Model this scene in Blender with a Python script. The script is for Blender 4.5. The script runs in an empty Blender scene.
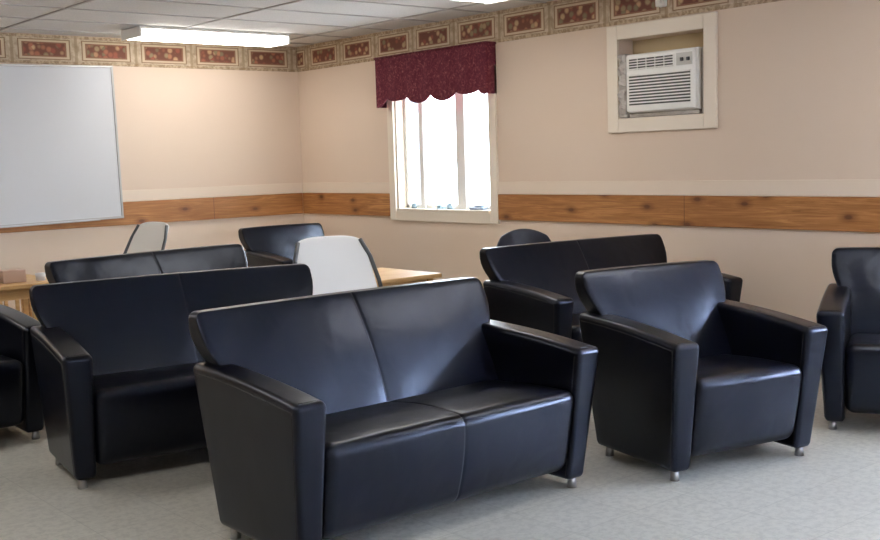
import bpy, bmesh, math, random
from mathutils import Vector, Matrix
random.seed(3)
scn=bpy.context.scene
try: scn.view_settings.view_transform='Standard'
except Exception: pass

# ---------------------------------------------------------------- materials
def srgb(r,g,b):
    def c(v):
        v/=255.0
        return v/12.92 if v<=.04045 else ((v+.055)/1.055)**2.4
    return (c(r),c(g),c(b),1)
def mat(name,col=(.5,.5,.5,1),rough=.5,metal=0,spec=.5):
    m=bpy.data.materials.new(name); m.use_nodes=True
    b=m.node_tree.nodes['Principled BSDF']
    b.inputs['Base Color'].default_value=col
    b.inputs['Roughness'].default_value=rough
    b.inputs['Metallic'].default_value=metal
    b.inputs['Specular IOR Level'].default_value=spec
    return m
class NT:
    def __init__(s,m): s.m=m; s.t=m.node_tree; s.b=s.t.nodes['Principled BSDF']
    def n(s,typ,**kw):
        x=s.t.nodes.new(typ)
        for k,v in kw.items(): setattr(x,k,v)
        return x
    def l(s,a,b): s.t.links.new(a,b)
    def math(s,op,a,b=None,c=None):
        x=s.t.nodes.new('ShaderNodeMath'); x.operation=op
        for i,v in enumerate((a,b,c)):
            if v is None: continue
            if isinstance(v,(int,float)): x.inputs[i].default_value=v
            else: s.l(v,x.inputs[i])
        return x.outputs[0]
    def mix(s,fac,a,b):
        x=s.t.nodes.new('ShaderNodeMix'); x.data_type='RGBA'
        if isinstance(fac,(int,float)): x.inputs[0].default_value=fac
        else: s.l(fac,x.inputs[0])
        for i,v in ((6,a),(7,b)):
            if isinstance(v,tuple): x.inputs[i].default_value=v
            else: s.l(v,x.inputs[i])
        return x.outputs[2]
    def coord(s,scale=(1,1,1)):
        tc=s.n('ShaderNodeTexCoord'); mp=s.n('ShaderNodeMapping')
        mp.inputs['Scale'].default_value=scale
        s.l(tc.outputs['Object'],mp.inputs['Vector']); return mp.outputs[0]
    def noise(s,vec,scale=5,detail=3,rough=.5,dist=0):
        x=s.n('ShaderNodeTexNoise'); x.inputs['Scale'].default_value=scale
        x.inputs['Detail'].default_value=detail; x.inputs['Roughness'].default_value=rough
        x.inputs['Distortion'].default_value=dist
        s.l(vec,x.inputs['Vector']); return x
    def ramp(s,fac,stops):
        x=s.n('ShaderNodeValToRGB'); e=x.color_ramp.elements
        while len(e)<len(stops): e.new(.5)
        for i,(p,c) in enumerate(stops): e[i].position=p; e[i].color=c
        s.l(fac,x.inputs[0]); return x.outputs[0]
    def bump(s,h,strength=.2,dist=.01,normal=None):
        x=s.n('ShaderNodeBump'); x.inputs['Strength'].default_value=strength; x.inputs['Distance'].default_value=dist
        s.l(h,x.inputs['Height'])
        if normal is not None: s.l(normal,x.inputs['Normal'])
        return x.outputs[0]

def m_leather(name,wr):
    m=mat(name,srgb(7,8,17),.29,0,.36); t=NT(m)
    t.b.inputs['Specular Tint'].default_value=(.74,.82,1,1)
    v=t.coord()
    big=t.noise(v,2.4,1.5,.4,.2)
    b1=t.bump(big.outputs[0],.55*wr,.035)
    mid=t.noise(t.coord((6,6,7)),1,1.5,.45,.8)
    b2=t.bump(mid.outputs[0],.22*wr,.016,b1)
    fine=t.noise(v,170,2)
    t.l(t.bump(fine.outputs[0],.12,.002,b2),t.b.inputs['Normal'])
    return m
LEATHER=m_leather('leather_black',1.0)
LEATHER_ARM=m_leather('leather_black_taut',.2)
SEAM=mat('leather_seam',srgb(6,6,9),.5)
CHROME=mat('brushed_metal',srgb(170,170,170),.3,1)
def m_wall(name,c1,c2):
    m=mat(name,c1,.85,0,.25); t=NT(m); v=t.coord()
    n=t.noise(v,.9,3); t.l(t.mix(n.outputs[0],c1,c2),t.b.inputs['Base Color'])
    f=t.noise(v,120,3); t.l(t.bump(f.outputs[0],.15,.004),t.b.inputs['Normal']); return m
WALL=m_wall('wall_paint',srgb(227,207,187),srgb(222,200,179))
CREAM=mat('cream_trim_paint',srgb(238,225,206),.6)
RAILPAINT=mat('rail_paint',srgb(232,214,194),.7)
WHITE=mat('white_plastic',srgb(244,242,236),.45)
def m_floor():
    m=mat('floor_vinyl',srgb(190,190,186),.36,0,.4); t=NT(m); v=t.coord()
    br=t.n('ShaderNodeTexBrick'); br.offset=0; br.inputs['Scale'].default_value=1
    br.inputs['Brick Width'].default_value=.37; br.inputs['Row Height'].default_value=.37
    br.inputs['Mortar Size'].default_value=.002; br.inputs['Mortar Smooth'].default_value=.3
    br.inputs['Color1'].default_value=srgb(200,198,187); br.inputs['Color2'].default_value=srgb(193,191,181)
    br.inputs['Mortar'].default_value=srgb(166,164,156); t.l(v,br.inputs['Vector'])
    n1=t.noise(v,26,5,.75); n2=t.noise(v,9,3)
    f=t.ramp(n1.outputs[0],[(.44,(0,0,0,1)),(.60,(1,1,1,1))])
    c=t.mix(t.math('MULTIPLY',f,.5),br.outputs[0],srgb(156,154,146))
    c=t.mix(t.math('MULTIPLY',n2.outputs[0],.2),c,srgb(212,208,198))
    t.l(c,t.b.inputs['Base Color'])
    t.l(t.bump(n2.outputs[0],.05,.01),t.b.inputs['Normal']); return m
FLOOR=m_floor()
def m_ceil():
    m=mat('ceiling_tile',srgb(206,200,192),.9,0,.2); t=NT(m); v=t.coord()
    n=t.noise(v,90,4,.7); c=t.ramp(n.outputs[0],[(.35,srgb(200,195,190)),(.5,srgb(224,220,215))])
    t.l(c,t.b.inputs['Base Color']); t.l(t.bump(n.outputs[0],.3,.005),t.b.inputs['Normal']); return m
CEIL=m_ceil()
TBAR=mat('grid_bar',srgb(178,172,166),.5)
def m_pine(name,axis,c=((132,84,46),(204,148,92),(170,116,68)),knots=True,period=2.9):
    m=mat(name,srgb(160,105,62),.45,0,.35); t=NT(m)
    sc=[30,30,30]; sc[axis]=1.6; v=t.coord(tuple(sc))
    n=t.noise(v,1,5,.65,1.6)
    col=t.ramp(n.outputs[0],[(.28,srgb(*c[0])),(.5,srgb(*c[2])),(.72,srgb(*c[1]))])
    if knots:
        lg=t.noise(t.coord((1.1,1.1,1.1)),1,2); col=t.mix(t.ramp(lg.outputs[0],[(.35,(0,0,0,1)),(.65,(.55,.55,.55,1))]),col,srgb(156,100,54))
        tc=t.n('ShaderNodeTexCoord'); sp=t.n('ShaderNodeSeparateXYZ'); t.l(tc.outputs['Object'],sp.inputs[0])
        cb=t.n('ShaderNodeCombineXYZ')
        t.l(t.math('MULTIPLY',sp.outputs[axis],2.3),cb.inputs[0]); t.l(t.math('MULTIPLY',sp.outputs[2],4.6),cb.inputs[1])
        vo=t.n('ShaderNodeTexVoronoi'); vo.voronoi_dimensions='2D'; vo.inputs['Scale'].default_value=1
        t.l(cb.outputs[0],vo.inputs['Vector'])
        kn=t.ramp(vo.outputs['Distance'],[(.05,(1,1,1,1)),(.09,(.55,.55,.55,1)),(.22,(0,0,0,1))])
        sh=t.n('ShaderNodeSeparateColor'); t.l(vo.outputs['Color'],sh.inputs[0])
        kn=t.math('MULTIPLY',kn,t.math('GREATER_THAN',sh.outputs[0],.3))
        col=t.mix(t.math('MULTIPLY',kn,.85),col,srgb(82,44,24))
        fr=t.math('FRACT',t.math('DIVIDE',sp.outputs[axis],period))
        j=t.math('LESS_THAN',t.math('ABSOLUTE',t.math('SUBTRACT',fr,.5)),.0010)
        col=t.mix(j,col,srgb(90,56,36))
    t.l(col,t.b.inputs['Base Color']); return m
PINE_X=m_pine('pine_band_x',0); PINE_Y=m_pine('pine_band_y',1)
OAK=m_pine('oak_light',0,((198,150,98),(232,194,142),(214,172,118)),False)
def m_border(name,axis,z0,h):
    m=mat(name,srgb(200,180,150),.8,0,.2); t=NT(m)
    tc=t.n('ShaderNodeTexCoord'); sp=t.n('ShaderNodeSeparateXYZ'); t.l(tc.outputs['Object'],sp.inputs[0])
    u=t.math('DIVIDE',sp.outputs[axis],.64); fu=t.math('SUBTRACT',t.math('FRACT',t.math('ADD',u,50)),.5)
    au=t.math('MULTIPLY',t.math('ABSOLUTE',fu),.64)
    w=t.math('SUBTRACT',sp.outputs[2],z0+h/2); aw=t.math('ABSOLUTE',w)
    def inside(a,b):
        return t.math('MULTIPLY',t.math('LESS_THAN',au,a),t.math('LESS_THAN',aw,b))
    v=t.coord(); nz=t.noise(v,14,4,.6,.5)
    base=t.ramp(nz.outputs[0],[(.35,srgb(170,148,122)),(.5,srgb(194,174,148)),(.65,srgb(208,190,164))])
    strip=t.math('GREATER_THAN',aw,h/2-.03)
    nb=t.noise(v,40,2); sc=t.ramp(nb.outputs[0],[(.4,srgb(158,134,108)),(.6,srgb(196,174,146))])
    c=t.mix(strip,base,sc)
    c=t.mix(inside(.262,.100),c,srgb(146,118,92))
    c=t.mix(inside(.250,.091),c,srgb(208,188,158))
    c=t.mix(inside(.222,.072),c,srgb(146,106,84))
    vo=t.n('ShaderNodeTexVoronoi'); vo.inputs['Scale'].default_value=17; t.l(v,vo.inputs['Vector'])
    sh=t.n('ShaderNodeSeparateColor'); t.l(vo.outputs['Color'],sh.inputs[0])
    fruit=t.ramp(sh.outputs[0],[(0,srgb(154,90,74)),(.35,srgb(176,114,88)),(.6,srgb(204,170,130)),(.85,srgb(138,124,96))])
    fruit=t.mix(t.ramp(vo.outputs['Distance'],[(.3,(0,0,0,1)),(.6,(1,1,1,1))]),fruit,srgb(122,80,66))
    c=t.mix(inside(.205,.060),c,fruit)
    gap=t.math('GREATER_THAN',au,.305)
    c=t.mix(t.math('MULTIPLY',gap,.6),c,srgb(154,128,98))
    t.l(c,t.b.inputs['Base Color']); return m
def m_emit(name,col,s):
    m=bpy.data.materials.new(name); m.use_nodes=True; t=m.node_tree
    b=t.nodes['Principled BSDF']; b.inputs['Base Color'].default_value=(.9,.9,.9,1)
    b.inputs['Emission Color'].default_value=col; b.inputs['Emission Strength'].default_value=s; return m
TUBE=m_emit('fluorescent_lens',(1,.97,.93,1),10.0)
def m_fabric():
    m=mat('valance_fabric',srgb(104,30,46),.85,0,.2); t=NT(m); v=t.coord()
    n=t.noise(v,26,3,.6,1.5)
    t.l(t.ramp(n.outputs[0],[(.4,srgb(92,34,48)),(.58,srgb(112,50,60)),(.68,srgb(140,88,88))]),t.b.inputs['Base Color'])
    t.l(t.bump(n.outputs[0],.2,.01),t.b.inputs['Normal']); return m
FABRIC=m_fabric()
GREY=mat('grey_metal',srgb(86,88,90),.4,.4)
DARK=mat('dark_slot',srgb(30,30,32),.6)
FOIL=mat('foil_tape',srgb(190,185,180),.3,.9)
_t=NT(FOIL); _n=_t.noise(_t.coord(),30,3,.6); _t.l(_t.bump(_n.outputs[0],.9,.03),_t.b.inputs['Normal'])
BOARD=mat('whiteboard_surface',srgb(216,217,219),.3,0,.4)
ALU=mat('aluminium_frame',srgb(190,188,185),.35,.7)
NAVY=mat('navy_vinyl',srgb(26,28,44),.4)
GLASS=bpy.data.materials.new('window_glass'); GLASS.use_nodes=True
_b=GLASS.node_tree.nodes['Principled BSDF']; _b.inputs['Transmission Weight'].default_value=1; _b.inputs['Roughness'].default_value=0; _b.inputs['IOR'].default_value=1.02

# ---------------------------------------------------------------- mesh helpers
def new_obj(name,bm,mats,parent=None,smooth=False,bevel=0):
    me=bpy.data.meshes.new(name)
    bmesh.ops.recalc_face_normals(bm,faces=bm.faces)
    bm.to_mesh(me); bm.free()
    for m in (mats if isinstance(mats,(list,tuple)) else [mats]): me.materials.append(m)
    o=bpy.data.objects.new(name,me); scn.collection.objects.link(o)
    if parent: o.parent=parent
    if smooth:
        for p in me.polygons: p.use_smooth=True
    if bevel:
        md=o.modifiers.new('bevel','BEVEL'); md.width=bevel; md.segments=2; md.limit_method='ANGLE'
    return o
def empty(name,loc=(0,0,0),yaw=0):
    e=bpy.data.objects.new(name,None); e.empty_display_size=.1
    e.location=loc; e.rotation_euler=(0,0,yaw); scn.collection.objects.link(e); return e
def add_box(bm,x0,x1,y0,y1,z0,z1,mi=0):
    vs=[bm.verts.new((x,y,z)) for z in (z0,z1) for y in (y0,y1) for x in (x0,x1)]
    for f in ((0,1,3,2),(4,6,7,5),(0,4,5,1),(2,3,7,6),(0,2,6,4),(1,5,7,3)):
        fc=bm.faces.new([vs[i] for i in f]); fc.material_index=mi
    return vs
def boxobj(name,b,m,parent=None,bevel=0):
    bm=bmesh.new(); add_box(bm,*b); return new_obj(name,bm,m,parent,False,bevel)
def rbox(name,b,r,m,parent=None,seg=3,div=(6,6,6),deform=None,extra=((),(),())):
    x0,x1,y0,y1,z0,z1=b; c=((x0+x1)/2,(y0+y1)/2,(z0+z1)/2); h=((x1-x0)/2,(y1-y0)/2,(z1-z0)/2)
    r=min(r,min(h)*.98)
    def axis(hh,n,ex,cc):
        e=[r*math.tan(math.radians(45)*i/seg) for i in range(seg+1)]
        a=[-hh+r-v for v in reversed(e)]
        mid=[-hh+r+(2*(hh-r))*i/n for i in range(1,n)]
        a=a+mid+[-v for v in reversed(a)]
        a+= [v-cc for v in ex]
        return sorted(set(round(v,5) for v in a))
    ax=[axis(h[i],div[i],extra[i],c[i]) for i in range(3)]
    bm=bmesh.new(); vd={}
    def V(i,j,k):
        key=(i,j,k)
        if key in vd: return vd[key]
        p=Vector((ax[0][i],ax[1][j],ax[2][k]))
        q=Vector([max(-(h[a]-r),min(h[a]-r,p[a])) for a in range(3)])
        d=p-q
        if d.length>1e-9: p=q+d.normalized()*r
        p=Vector((p[0]+c[0],p[1]+c[1],p[2]+c[2]))
        if deform: p=Vector(deform(*p))
        vd[key]=bm.verts.new(p); return vd[key]
    n=[len(a)-1 for a in ax]
    for i in range(n[0]):
        for j in range(n[1]):
            for k in (0,n[2]): bm.faces.new([V(i,j,k),V(i+1,j,k),V(i+1,j+1,k),V(i,j+1,k)])
    for i in range(n[0]):
        for k in range(n[2]):
            for j in (0,n[1]): bm.faces.new([V(i,j,k),V(i+1,j,k),V(i+1,j,k+1),V(i,j,k+1)])
    for j in range(n[1]):
        for k in range(n[2]):
            for i in (0,n[0]): bm.faces.new([V(i,j,k),V(i,j+1,k),V(i,j+1,k+1),V(i,j,k+1)])
    return new_obj(name,bm,m,parent,True)
def add_tube(bm,pts,r,closed=False,seg=8,mi=0):
    pts=[Vector(p) for p in pts]; n=len(pts); rings=[]
    for i,p in enumerate(pts):
        a=pts[(i-1)%n] if (closed or i>0) else p
        b=pts[(i+1)%n] if (closed or i<n-1) else p
        t=(b-a).normalized()
        up=Vector((0,0,1)) if abs(t.z)<.9 else Vector((1,0,0))
        s=t.cross(up).normalized(); u=s.cross(t)
        rings.append([bm.verts.new(p+(s*math.cos(2*math.pi*k/seg)+u*math.sin(2*math.pi*k/seg))*r) for k in range(seg)])
    for i in range(n if closed else n-1):
        A=rings[i];B=rings[(i+1)%n]
        for k in range(seg):
            f=bm.faces.new([A[k],A[(k+1)%seg],B[(k+1)%seg],B[k]]); f.material_index=mi
    if not closed:
        bm.faces.new(rings[0]); bm.faces.new(rings[-1])
def tubeobj(name,paths,r,m,parent=None,closed=False):
    bm=bmesh.new()
    for p in paths: add_tube(bm,p,r,closed)
    return new_obj(name,bm,m,parent,True)
def cyl(bm,x,y,z0,z1,r,r2=None,seg=16,mi=0):
    r2=r if r2 is None else r2
    a=[bm.verts.new((x+r*math.cos(2*math.pi*k/seg),y+r*math.sin(2*math.pi*k/seg),z0)) for k in range(seg)]
    b=[bm.verts.new((x+r2*math.cos(2*math.pi*k/seg),y+r2*math.sin(2*math.pi*k/seg),z1)) for k in range(seg)]
    for k in range(seg): bm.faces.new([a[k],a[(k+1)%seg],b[(k+1)%seg],b[k]]).material_index=mi
    bm.faces.new(a[::-1]).material_index=mi; bm.faces.new(b).material_index=mi

# ---------------------------------------------------------------- room
WX,WY=2.64,4.07; SX,SY=-7.2,-9.0; HC=2.945
boxobj('floor',(SX-.2,WX+.2,SY-.2,WY+.2,-.1,0),FLOOR)
boxobj('ceiling',(SX-.2,WX+.2,SY-.2,WY+.2,HC,HC+.1),CEIL)
boxobj('wall_north',(SX-.2,WX+.2,WY,WY+.2,0,HC),WALL)
def wall_holes(name,axis,a0,a1,b0,b1,holes):
    bm=bmesh.new(); ys=sorted(set([b0,b1]+[h[0] for h in holes]+[h[1] for h in holes]))
    def ab(p,q,z0,z1):
        if axis=='x': add_box(bm,a0,a1,p,q,z0,z1)
        else: add_box(bm,p,q,a0,a1,z0,z1)
    for a,b in zip(ys[:-1],ys[1:]):
        hh=[h for h in holes if h[0]<=a+1e-6 and h[1]>=b-1e-6]
        if hh: ab(a,b,0,hh[0][2]); ab(a,b,hh[0][3],HC)
        else: ab(a,b,0,HC)
    return new_obj(name,bm,WALL)
WIN=(.80,2.26,1.07,2.36); ACH=(-1.645,-.79,1.885,2.53); WIN2=(-7.8,-5.0,.95,2.35); ADDED_WIN=(-2.6,-.6,.95,2.35)
wall_holes('wall_east','x',WX,WX+.2,SY-.2,WY,[WIN,ACH,WIN2])
wall_holes('wall_south','y',SY-.2,SY,SX,WX,[ADDED_WIN])  # opening cut for the added window behind the camera
wall_holes('wall_west','x',SX-.2,SX,SY-.2,WY,[])

bm=bmesh.new()
y=WY-.35
while y>SY: add_box(bm,SX,WX,y-.013,y+.013,HC-.008,HC+.001); y-=.735
x=WX-.5
while x>SX: add_box(bm,x-.013,x+.013,SY,WY,HC-.010,HC+.001); x-=1.47
new_obj('trim_ceiling_grid',bm,TBAR)

ZB0,ZBH=2.655,.285
boxobj('trim_wallpaper_border_north',(SX,WX-.004,WY-.006,WY,ZB0,ZB0+ZBH),m_border('border_n',0,ZB0,ZBH))
bord_e=boxobj('trim_wallpaper_border_east',(WX-.006,WX,SY,WY-.006,ZB0,ZB0+ZBH),m_border('border_e',1,ZB0,ZBH))
boxobj('trim_pine_band_north',(SX,WX-.022,WY-.022,WY,1.01,1.25),PINE_X,None,.004)
boxobj('trim_pine_band_east_a',(WX-.022,WX,2.36,WY-.022,1.01,1.25),PINE_Y,None,.004)
boxobj('trim_pine_band_east_b',(WX-.022,WX,-5.0,.70,1.01,1.25),PINE_Y,None,.004)
boxobj('trim_rail_north',(SX,WX-.012,WY-.012,WY,1.252,1.37),RAILPAINT,None,.003)
boxobj('trim_rail_east_a',(WX-.012,WX,2.36,WY-.012,1.252,1.37),RAILPAINT,None,.003)
boxobj('trim_rail_east_b',(WX-.012,WX,-5.0,.70,1.252,1.37),RAILPAINT,None,.003)
boxobj('baseboard_north',(SX,WX-.015,WY-.015,WY,0,.12),CREAM,None,.004)
boxobj('baseboard_east',(WX-.015,WX,SY,WY-.015,0,.12),CREAM,None,.004)

def window(name,h,bars,thick,south=False):
    e=empty(name)
    ya,yb,za,zb=h; t=.10
    bm=bmesh.new()
    X0,X1=WX-.03,WX
    add_box(bm,X0,X1,ya-t,ya,za-t,zb+t); add_box(bm,X0,X1,yb,yb+t,za-t,zb+t)
    add_box(bm,X0,X1,ya,yb,zb,zb+t); add_box(bm,X0,X1,ya,yb,za-t,za)
    new_obj('casing',bm,CREAM,e,False,.005)
    bm=bmesh.new(); jx0,jx1=WX,WX+.17
    add_box(bm,jx0,jx1,ya,ya+.02,za,zb); add_box(bm,jx0,jx1,yb-.02,yb,za,zb)
    add_box(bm,jx0,jx1,ya+.02,yb-.02,zb-.02,zb); add_box(bm,jx0-.035,jx1,ya+.02,yb-.02,za,za+.025)
    new_obj('jamb_and_sill',bm,CREAM,e,False,.003)
    bm=bmesh.new(); fx0,fx1=WX+.10,WX+.15
    edges=[ya+.02]+bars+[yb-.02]
    for b,w in zip(bars,thick): add_box(bm,fx0-.02,fx1,b-w/2,b+w/2,za+.02,zb-.02)
    for a,b in zip(edges[:-1],edges[1:]):
        s=.045
        add_box(bm,fx0,fx1,a,a+s,za+.02,zb-.02); add_box(bm,fx0,fx1,b-s,b,za+.02,zb-.02)
        add_box(bm,fx0,fx1,a,b,za+.02,za+.02+s); add_box(bm,fx0,fx1,a,b,zb-.02-s,zb-.02)
    new_obj('sashes',bm,WHITE,e,False,.004)
    bm=bmesh.new(); add_box(bm,WX+.122,WX+.126,ya+.03,yb-.03,za+.03,zb-.03); new_obj('glass_pane',bm,GLASS,e)
    if south:
        e.rotation_euler=(0,0,math.radians(-90)); e.location=(0,SY+WX,0)
    return e
window('window_1',WIN,[1.33,1.94],[.13,.07])
window('window_2',WIN2,[-6.4],[.07])
window('added_south_window',ADDED_WIN,[-1.6],[.07],True)  # unseen window, added to bring bluish sheen onto the seat backs

def m_siding():
    m=mat('pale_siding',srgb(235,238,240),.7); t=NT(m)
    tc=t.n('ShaderNodeTexCoord'); sp=t.n('ShaderNodeSeparateXYZ'); t.l(tc.outputs['Object'],sp.inputs[0])
    f=t.math('FRACT',t.math('MULTIPLY',sp.outputs[2],6))
    t.l(t.mix(t.math('LESS_THAN',f,.12),srgb(236,240,242),srgb(190,205,212)),t.b.inputs['Base Color']); return m
boxobj('ground_outside',(WX+.2,30,-20,30,-.3,-.12),mat('gravel',srgb(225,226,222),.9))
boxobj('neighbour_building',(11,16,12,30,-.12,5),m_siding())

def valance():
    y0,y1=.70,2.40; x0,x1=WX-.13,WX-.001; zt=2.655
    N=96; bm=bmesh.new(); rows=[]
    def zb(s):
        lobes=[(0,.10,.02),(.10,.30,.035),(.30,.52,.075),(.52,.74,.075),(.74,.93,.035),(.93,1.0,.02)]
        z=2.235
        for a,b,d in lobes:
            if a<=s<=b:
                u=(s-a)/(b-a); z=2.235-d*math.sin(math.pi*u)**.6
        if s<.10: z-=.085*(1-s/.10)**.7
        if s>.93: z-=.045*((s-.93)/.07)**.7
        return z
    path=[]
    for i in range(5): path.append((x1-(x1-x0)*i/4,y1,0.0))
    for i in range(1,N+1): path.append((x0,y1-(y1-y0)*i/N,i/N))
    for i in range(1,5): path.append((x0+(x1-x0)*i/4,y0,1.0))
    R=8
    for (x,y,s) in path:
        b=zb(s); fold=.004*math.sin(s*40)
        rows.append([bm.verts.new((x-(fold if x==x0 else 0),y,b+(zt-b)*k/R)) for k in range(R+1)])
    for a,b in zip(rows[:-1],rows[1:]):
        for k in range(R): bm.faces.new([a[k],b[k],b[k+1],a[k+1]])
    o=new_obj('window_valance',bm,FABRIC,None,False)
    md=o.modifiers.new('s','SOLIDIFY'); md.thickness=.012
    bm=bmesh.new(); add_box(bm,x0+.014,x1,y0+.014,y1-.014,zt-.02,zt-.002)
    new_obj('valance_top',bm,FABRIC,o)
    bm=bmesh.new(); add_tube(bm,[(x1,y1+.002,zt),(x0-.004,y1+.002,zt),(x0-.004,y0-.002,zt),(x1,y0-.002,zt)],.012)
    new_obj('piping',bm,FABRIC,o,True)
valance()

bm=bmesh.new()
for (yy,r,h) in ((2.05,.03,.05),(1.62,.045,.04),(1.48,.03,.06)): cyl(bm,WX+.05,yy,1.096,1.096+h,r,r*.8)
new_obj('sill_jars',bm,mat('jar_glass',srgb(150,175,190),.2),None,True)
bm=bmesh.new(); add_box(bm,WX+.01,WX+.08,.95,1.15,1.096,1.12); add_box(bm,WX+.02,WX+.07,.98,1.08,1.12,1.14)
new_obj('sill_folded_cloth',bm,mat('pale_cloth',srgb(150,165,185),.8),None,False,.008)

def ac():
    ya,yb,za,zb=ACH; t=.115
    bm=bmesh.new(); X0,X1=WX-.03,WX
    add_box(bm,X0,X1,ya-t,ya,za-t,zb+t); add_box(bm,X0,X1,yb,yb+t,za-t,zb+t)
    add_box(bm,X0,X1,ya,yb,zb,zb+t); add_box(bm,X0,X1,ya,yb,za-t,za)
    new_obj('trim_ac_casing',bm,CREAM,None,False,.005)
    bm=bmesh.new(); add_box(bm,WX+.17,WX+.19,ya,yb,za,zb)
    new_obj('trim_ac_recess_panel',bm,mat('recess_board',srgb(196,174,136),.8))
    e=empty('air_conditioner'); y0,y1=-1.585,-.885; z0,z1=1.925,2.40
    XF=WX-.045
    rbox('body',(XF+.03,WX+.165,y0,y1,z0,z1),.012,WHITE,e,2,(2,2,2))
    rbox('front_bezel',(XF,XF+.05,y0+.005,y1-.005,z0+.005,z1-.005),.018,WHITE,e,2,(2,2,2))
    bm=bmesh.new()
    add_box(bm,XF-.001,XF+.004,y0+.05,y1-.04,z0+.05,z1-.17)
    add_box(bm,XF-.001,XF+.004,y0+.21,y1-.04,z1-.13,z1-.035)
    new_obj('intake_recess',bm,mat('ac_shadow',srgb(84,82,78),.7),e)
    bm=bmesh.new()
    n=11
    for i in range(n):
        z=z0+.055+(z1-.17-z0-.05-.01)*i/(n-1); add_box(bm,XF-.008,XF+.002,y0+.05,y1-.04,z-.006,z+.005)
    for i in range(5):
        z=z1-.125+.085*i/4; add_box(bm,XF-.010,XF+.002,y0+.21,y1-.04,z-.004,z+.005)
    for i in range(6):
        yy=y0+.21+(y1-.04-y0-.21)*i/5; add_box(bm,XF-.006,XF+.002,yy-.003,yy+.003,z1-.13,z1-.035)
    new_obj('louvres',bm,WHITE,e)
    bm=bmesh.new(); add_box(bm,XF-.004,XF+.003,y0+.03,y0+.18,z1-.13,z1-.035)
    new_obj('control_panel',bm,mat('ac_panel',srgb(200,198,190),.4),e)
    bm=bmesh.new()
    for yy in (y0+.065,y0+.125):
        add_box(bm,XF-.016,XF-.002,yy-.014,yy+.014,z1-.10,z1-.072)
    new_obj('knobs',bm,GREY,e,False,.004)
    rbox('foil_left',(WX-.035,WX+.06,y1+.001,yb-.002,za+.004,z1+.01),.02,FOIL,e,2,(3,3,14),lambda x,y,z:(x+.012*math.sin(z*60),y+.006*math.sin(z*37),z))
    rbox('foil_right',(WX+.02,WX+.06,ya+.002,y0-.001,za+.004,z1+.0),.01,FOIL,e,2,(3,3,10))
    rbox('foil_bottom',(WX+.0,WX+.06,y0,y1,za+.002,z0-.001),.01,FOIL,e,2,(10,3,3))
ac()
bm=bmesh.new(); add_box(bm,WX-.07,WX-.006,-1.29,-1.22,2.74,2.86); add_box(bm,WX-.085,WX-.07,-1.28,-1.23,2.76,2.83)
new_obj('motion_sensor',bm,WHITE,bord_e,False,.008)

e=empty('whiteboard',(-.9,0,1.85)); e.rotation_euler=(0,math.radians(-.9),0)
def wb(x0,x1,z0,z1): return (x0+.9,x1+.9,z0-1.85,z1-1.85)
b=wb(-2.1,.355,1.085,2.62); boxobj('surface',(b[0],b[1],WY-.035,WY-.024,b[2],b[3]),BOARD,e)
bm=bmesh.new()
for b in ((-2.12,.375,1.065,1.09),(-2.12,.375,2.615,2.635),(-2.12,-2.10,1.09,2.615),(.353,.375,1.09,2.615)):
    c=wb(*b); add_box(bm,c[0],c[1],WY-.045,WY-.022,c[2],c[3])
c=wb(-1.9,.1,1.062,1.075); add_box(bm,c[0],c[1],WY-.09,WY-.045,c[2],c[3])
new_obj('frame_and_tray',bm,ALU,e,False,.002)

def fixture(x0,x1,y0,y1):
    e=empty('ceiling_light'); z0=HC-.105
    bm=bmesh.new(); add_box(bm,x0,x1,y0,y1,HC-.03,HC-.009)
    add_box(bm,x0,x0+.02,y0,y1,z0,HC-.03); add_box(bm,x1-.02,x1,y0,y1,z0,HC-.03)
    new_obj('housing',bm,WHITE,e)
    def df(x,y,z):
        s=(z-z0)/(HC-.03-z0); yc=(y0+y1)/2
        return (x,yc+(y-yc)*(.86+.14*s),z)
    rbox('lens',(x0+.021,x1-.021,y0+.005,y1-.005,z0+.002,HC-.031),.02,TUBE,e,2,(4,3,3),df)
fixture(.20,1.87,3.0,3.42)
fixture(.05,1.75,-.62,-.15)
fixture(-4.6,-2.9,3.0,3.42)
fixture(-4.7,-3.0,-.62,-.15)
fixture(.05,1.75,-4.3,-3.85)
fixture(-4.7,-3.0,-4.3,-3.85)
fixture(-1.8,-.1,-7.6,-7.15)

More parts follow.
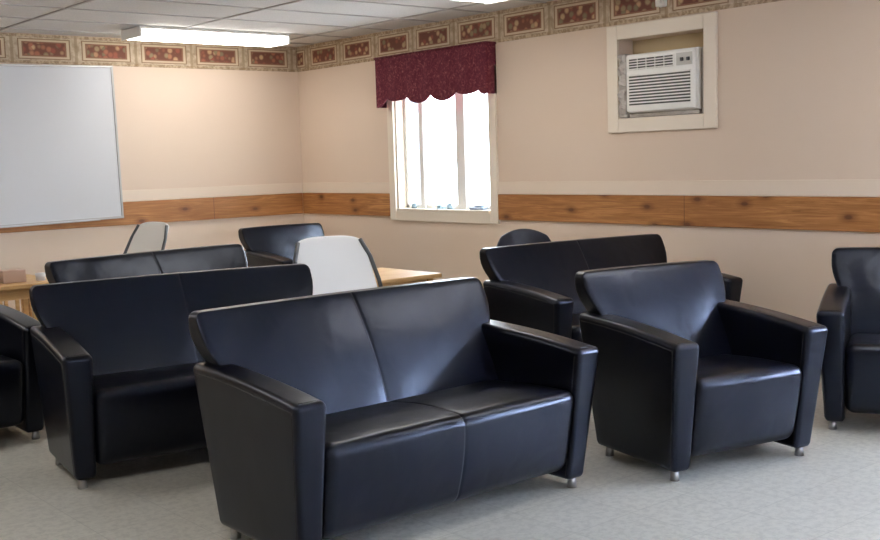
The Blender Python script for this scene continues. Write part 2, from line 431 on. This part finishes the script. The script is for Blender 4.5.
# ---------------------------------------------------------------- leather seating
def sst(t): t=max(0,min(1,t)); return t*t*(3-2*t)
def sofa(name,W,loc,yaw,center_seam):
    e=empty(name,(loc[0],loc[1],0),yaw)
    D=.85; ta=.15; Hf=.69; Hr=.755; y0=-D/2; L=.835; zb=.05
    def armdef(sign):
        def f(x,y,z):
            s=max(0,min(1,(y-y0)/L)); k=(z-zb)/(Hf-zb)
            top=Hf+(Hr-Hf)*(1-(1-s)**1.8)
            z2=zb+(z-zb)*(top-zb)/(Hf-zb)
            q=1-k
            y2=y+.085*q*(1-s)-.10*q*s
            out=(x*sign-(W/2-ta))/ta
            x2=x-sign*.045*q*max(0,out)
            return (x2,y2,z2)
        return f
    for sgn,nm in ((-1,'arm_left'),(1,'arm_right')):
        a,b=sorted((sgn*(W/2-ta),sgn*W/2))
        fd=armdef(sgn)
        rbox(nm,(a,b,y0,y0+L,zb,Hf),.028,LEATHER_ARM,e,4,(3,12,10),fd)
        paths=[]
        for xx in (a+.0005,b-.0005):
            paths.append([fd(xx,y0+.034,zb+.02+(Hf-zb-.055)*t/12) for t in range(13)])
        paths.append([fd(a+.03+(b-a-.06)*t/4,y0+.034,Hf-.0005) for t in range(5)])
        paths.append([fd((b-.0005) if sgn>0 else (a+.0005),y0+.034+(L-.07)*t/14,Hf-.034) for t in range(15)])
        tubeobj(nm+'_seams',paths,.0025,SEAM,e)
    xi=W/2-ta+.002
    seamx=(-.016,-.008,-.004,0,.004,.008,.016) if center_seam else ()
    def groove(x,w=.006):
        return math.exp(-(x/w)**2) if center_seam else 0
    def crown(x):
        u=(x+xi)/(2*xi); return max(0,math.sin(math.pi*max(0,min(1,u))))**.5
    def seatdef(x,y,z):
        k=max(0,min(1,(z-.1)/.4)); s=max(0,min(1,(y+.41)/.55))
        top=max(0,(z-.44)/.06) if z>.44 else 0
        z2=z+top*(.018*crown(x)*math.sin(math.pi*max(.08,min(.95,s)))-.02*s)-top*.005*groove(x)
        y2=y+.075*(1-k)**1.2*(1-s)-max(0,1-s*4)*(.016*math.sin(math.pi*k)*crown(x)-.005*groove(x))
        return (x,y2,z2)
    rbox('seat',(-xi,xi,-.41,.24,.10,.505),.055,LEATHER,e,4,(16,10,8),seatdef,(seamx,(),()))
    Hb=.972; hx=W/2-.026; lo=W/2-.095
    def backdef(x,y,z):
        k=max(0,min(1,(z-.42)/(Hb-.42)))
        t=max(0,min(1,(y-.05)/.36))
        yf=.115+.275*k**1.15-.020*crown(x)*math.sin(math.pi*k)+.005*groove(x)
        yr=.37+.095*sst((k-.4)/.5)
        y2=yf+(yr-yf)*t
        g=max(0,min(1,(z-.70)/.20))
        half=lo+(hx-lo)*math.sin(g*math.pi/2)
        u=x/hx
        return (u*half,y2,z+.006*(1-u*u)*k)
    rbox('back',(-hx,hx,.05,.41,.42,Hb),.036,LEATHER,e,5,(20,6,14),backdef,(seamx,(),()))
    def rear(x,y,z): return (x,y-.07*(1-(z-.06)/.5),z)
    rbox('rear_panel',(-xi,xi,.2,.37,.08,.6),.02,LEATHER_ARM,e,2,(4,2,4),rear)
    bm=bmesh.new()
    for sx in (-1,1):
        cyl(bm,sx*(W/2-.085),y0+.13,0,.055,.024,.020); cyl(bm,sx*(W/2-.085),y0+L-.17,0,.055,.024,.020)
    new_obj('feet',bm,CHROME,e,True)
    return e
WL,WA=1.71,.99
sofa('leather_loveseat',WL,(-1.41,-2.95),0,True)
sofa('leather_armchair',WA,(.25,-3.34),-.23,False)
sofa('leather_loveseat',WL,(-1.56,-1.33),-.16,True)
sofa('leather_loveseat',WL,(1.41,-1.76),-.13,True)
sofa('leather_loveseat',WL,(-.80,.37),.14,True)
sofa('leather_armchair',WA,(1.635,-3.80),math.radians(-64),False)
sofa('leather_armchair',WA,(1.47,2.30),-.02,False)
sofa('leather_armchair',WA,(-2.58,.00),0,False)

# ---------------------------------------------------------------- folding chairs
def folding_chair(loc,yaw,name='folding_chair',panel=WHITE,frame=GREY,top=1.09):
    e=empty(name,(loc[0],loc[1],0),yaw); w=.285
    def bd(x,y,z):
        k=(z-.68)/(top-.68)
        narrow=1-.14*max(0,k)**2
        return (x*narrow,y+.04*(1-(x/w)**2)+.18*k,z-.035*(x/w)**4*max(0,k))
    rbox('back_panel',(-w,w,.19,.215,.66,top),.0115,panel,e,3,(14,1,8),bd)
    def sd(x,y,z): return (x,y,z-.015*math.cos(x/w*1.4)+.015*(y/.25)**2*.3)
    rbox('seat_panel',(-w+.02,w-.02,-.25,.19,.50,.53),.014,panel,e,3,(10,10,1),sd)
    P=[]
    for s in (-1,1):
        P.append([(s*(w-.055),.37,top-.03),(s*(w-.006),.315,.94),(s*(w+.020),.24,.78),(s*(w+.02),.17,.66),(s*w,.0,.40),(s*w,-.24,.013)])
        P.append([(s*(w-.035),-.02,.50),(s*(w-.035),.12,.30),(s*(w-.035),.33,.013)])
    P.append([(-w,-.20,.09),(w,-.20,.09)]); P.append([(-w+.035,.28,.09),(w-.035,.28,.09)])
    P.append([(-w,-.02,.46),(w,-.02,.46)])
    tubeobj('tube_frame',P,.015,frame,e)
    return e
folding_chair((-.25,-.93),math.radians(-12))
folding_chair((-.26,2.72),math.radians(-82))
e=empty('side_chair',(1.93,-.40,0),math.radians(-35))
def rb(x,y,z):
    k=max(0,(z-.62)/.36); return (x*(1-.25*k**3),y+.05*(1-(x/.25)**2)+.06*k,z-.05*(x/.25)**2*k)
rbox('back_pad',(-.27,.27,.18,.22,.62,.985),.02,NAVY,e,3,(12,1,8),rb)
rbox('seat_pad',(-.25,.25,-.25,.2,.49,.55),.028,NAVY,e,3,(8,8,1))
tubeobj('frame',[[(s*.24,.22,.8),(s*.24,.2,.5),(s*.24,.26,.013)] for s in (-1,1)]+[[(s*.24,.18,.48),(s*.24,-.2,.48),(s*.24,-.26,.013)] for s in (-1,1)],.013,DARK,e)

# ---------------------------------------------------------------- mission style tables
def mission_table(name,x0,x1,y0,y1,H):
    e=empty(name)
    rbox('top',(x0,x1,y0,y1,H-.035,H),.008,OAK,e,2,(2,2,1))
    bm=bmesh.new(); l=.055; a=.05
    for x in (x0+a,x1-a-l):
        for y in (y0+a,y1-a-l): add_box(bm,x,x+l,y,y+l,0,H-.035)
    new_obj('legs',bm,OAK,e,False,.004)
    bm=bmesh.new()
    for y in (y0+a+.015,y1-a-.04):
        add_box(bm,x0+a+l,x1-a-l,y,y+.025,H-.12,H-.035); add_box(bm,x0+a+l,x1-a-l,y,y+.025,.14,.19)
    for x in (x0+a+.015,x1-a-.04):
        add_box(bm,x,x+.025,y0+a+l,y1-a-l,H-.12,H-.035); add_box(bm,x,x+.025,y0+a+l,y1-a-l,.14,.19)
    new_obj('aprons',bm,OAK,e,False,.003)
    bm=bmesh.new(); n=7
    for i in range(1,n):
        xx=x0+a+l+(x1-x0-2*a-2*l)*i/n
        for y in (y0+a+.02,y1-a-.035): add_box(bm,xx-.014,xx+.014,y,y+.015,.19,H-.12)
        yy=y0+a+l+(y1-y0-2*a-2*l)*i/n
        for x in (x0+a+.02,x1-a-.035): add_box(bm,x,x+.015,yy-.014,yy+.014,.19,H-.12)
    new_obj('slats',bm,OAK,e)
    boxobj('shelf',(x0+a+.02,x1-a-.02,y0+a+.02,y1-a-.02,.19,.21),OAK,e,.003)
    return e
mission_table('slatted_side_table',.20,1.17,-.17,.63,.69)
mission_table('slatted_side_table',-2.30,-1.20,1.60,2.40,.74)
boxobj('tissue_box',(-1.62,-1.44,1.78,1.90,.741,.84),mat('tissue_box_card',srgb(206,176,156),.7),None,.006)
def book_stack():
    e=empty('book_stack'); cols=((150,90,70),(200,190,170),(110,120,130),(190,150,110))
    for i,c in enumerate(cols):
        boxobj('book_%d'%(i+1),(-1.94+.012*i,-1.68+.006*i,1.68+.008*i,1.92,.741+.02*i,.76+.02*i),mat('cover_%d'%i,srgb(*c),.6),e,.002)
book_stack()
bm=bmesh.new(); cyl(bm,-1.33,1.78,.741,.80,.035,.04); new_obj('paper_cup',bm,mat('cup_paper',srgb(225,225,225),.6),None,True)

# ---------------------------------------------------------------- light
w=bpy.data.worlds.new('sky'); scn.world=w; w.use_nodes=True; nt=w.node_tree
bg=nt.nodes['Background']; sky=nt.nodes.new('ShaderNodeTexSky'); sky.sky_type='NISHITA'
sky.sun_elevation=math.radians(50); sky.sun_rotation=math.radians(250); sky.sun_disc=False
nt.links.new(sky.outputs[0],bg.inputs[0]); bg.inputs[1].default_value=.8
def area(name,loc,rot,sx,sy,p,col):
    l=bpy.data.lights.new(name,'AREA'); l.shape='RECTANGLE'; l.size=sx; l.size_y=sy; l.energy=p; l.color=col
    o=bpy.data.objects.new(name,l); o.location=loc; o.rotation_euler=rot; scn.collection.objects.link(o); return o
area('daylight_window_2',(WX+.3,-6.4,1.65),(0,math.radians(90),0),1.4,2.8,860,(.58,.71,1))
area('daylight_window_1',(WX+.35,1.5,1.75),(0,math.radians(90),0),1.3,1.4,170,(.8,.9,1))
area('south_sheen_fill',(-1.6,SY-.3,1.65),(math.radians(90),0,0),2.0,1.4,120,(.6,.72,1))  # added fill lamp behind the made-up south window, for leather sheen

# ---------------------------------------------------------------- camera
cam=bpy.data.cameras.new('camera'); co=bpy.data.objects.new('camera',cam); scn.collection.objects.link(co)
cam.sensor_width=36; cam.lens=44.436; cam.clip_end=200
r=Vector((.76338,-.64522,-.03051)); u=Vector((.08894,.05821,.99433)); b=Vector((-.63979,-.76177,.10183))
M=Matrix((( r[0],u[0],b[0],-4.4044),(r[1],u[1],b[1],-6.7831),(r[2],u[2],b[2],1.6),(0,0,0,1)))
co.matrix_world=M
scn.camera=co
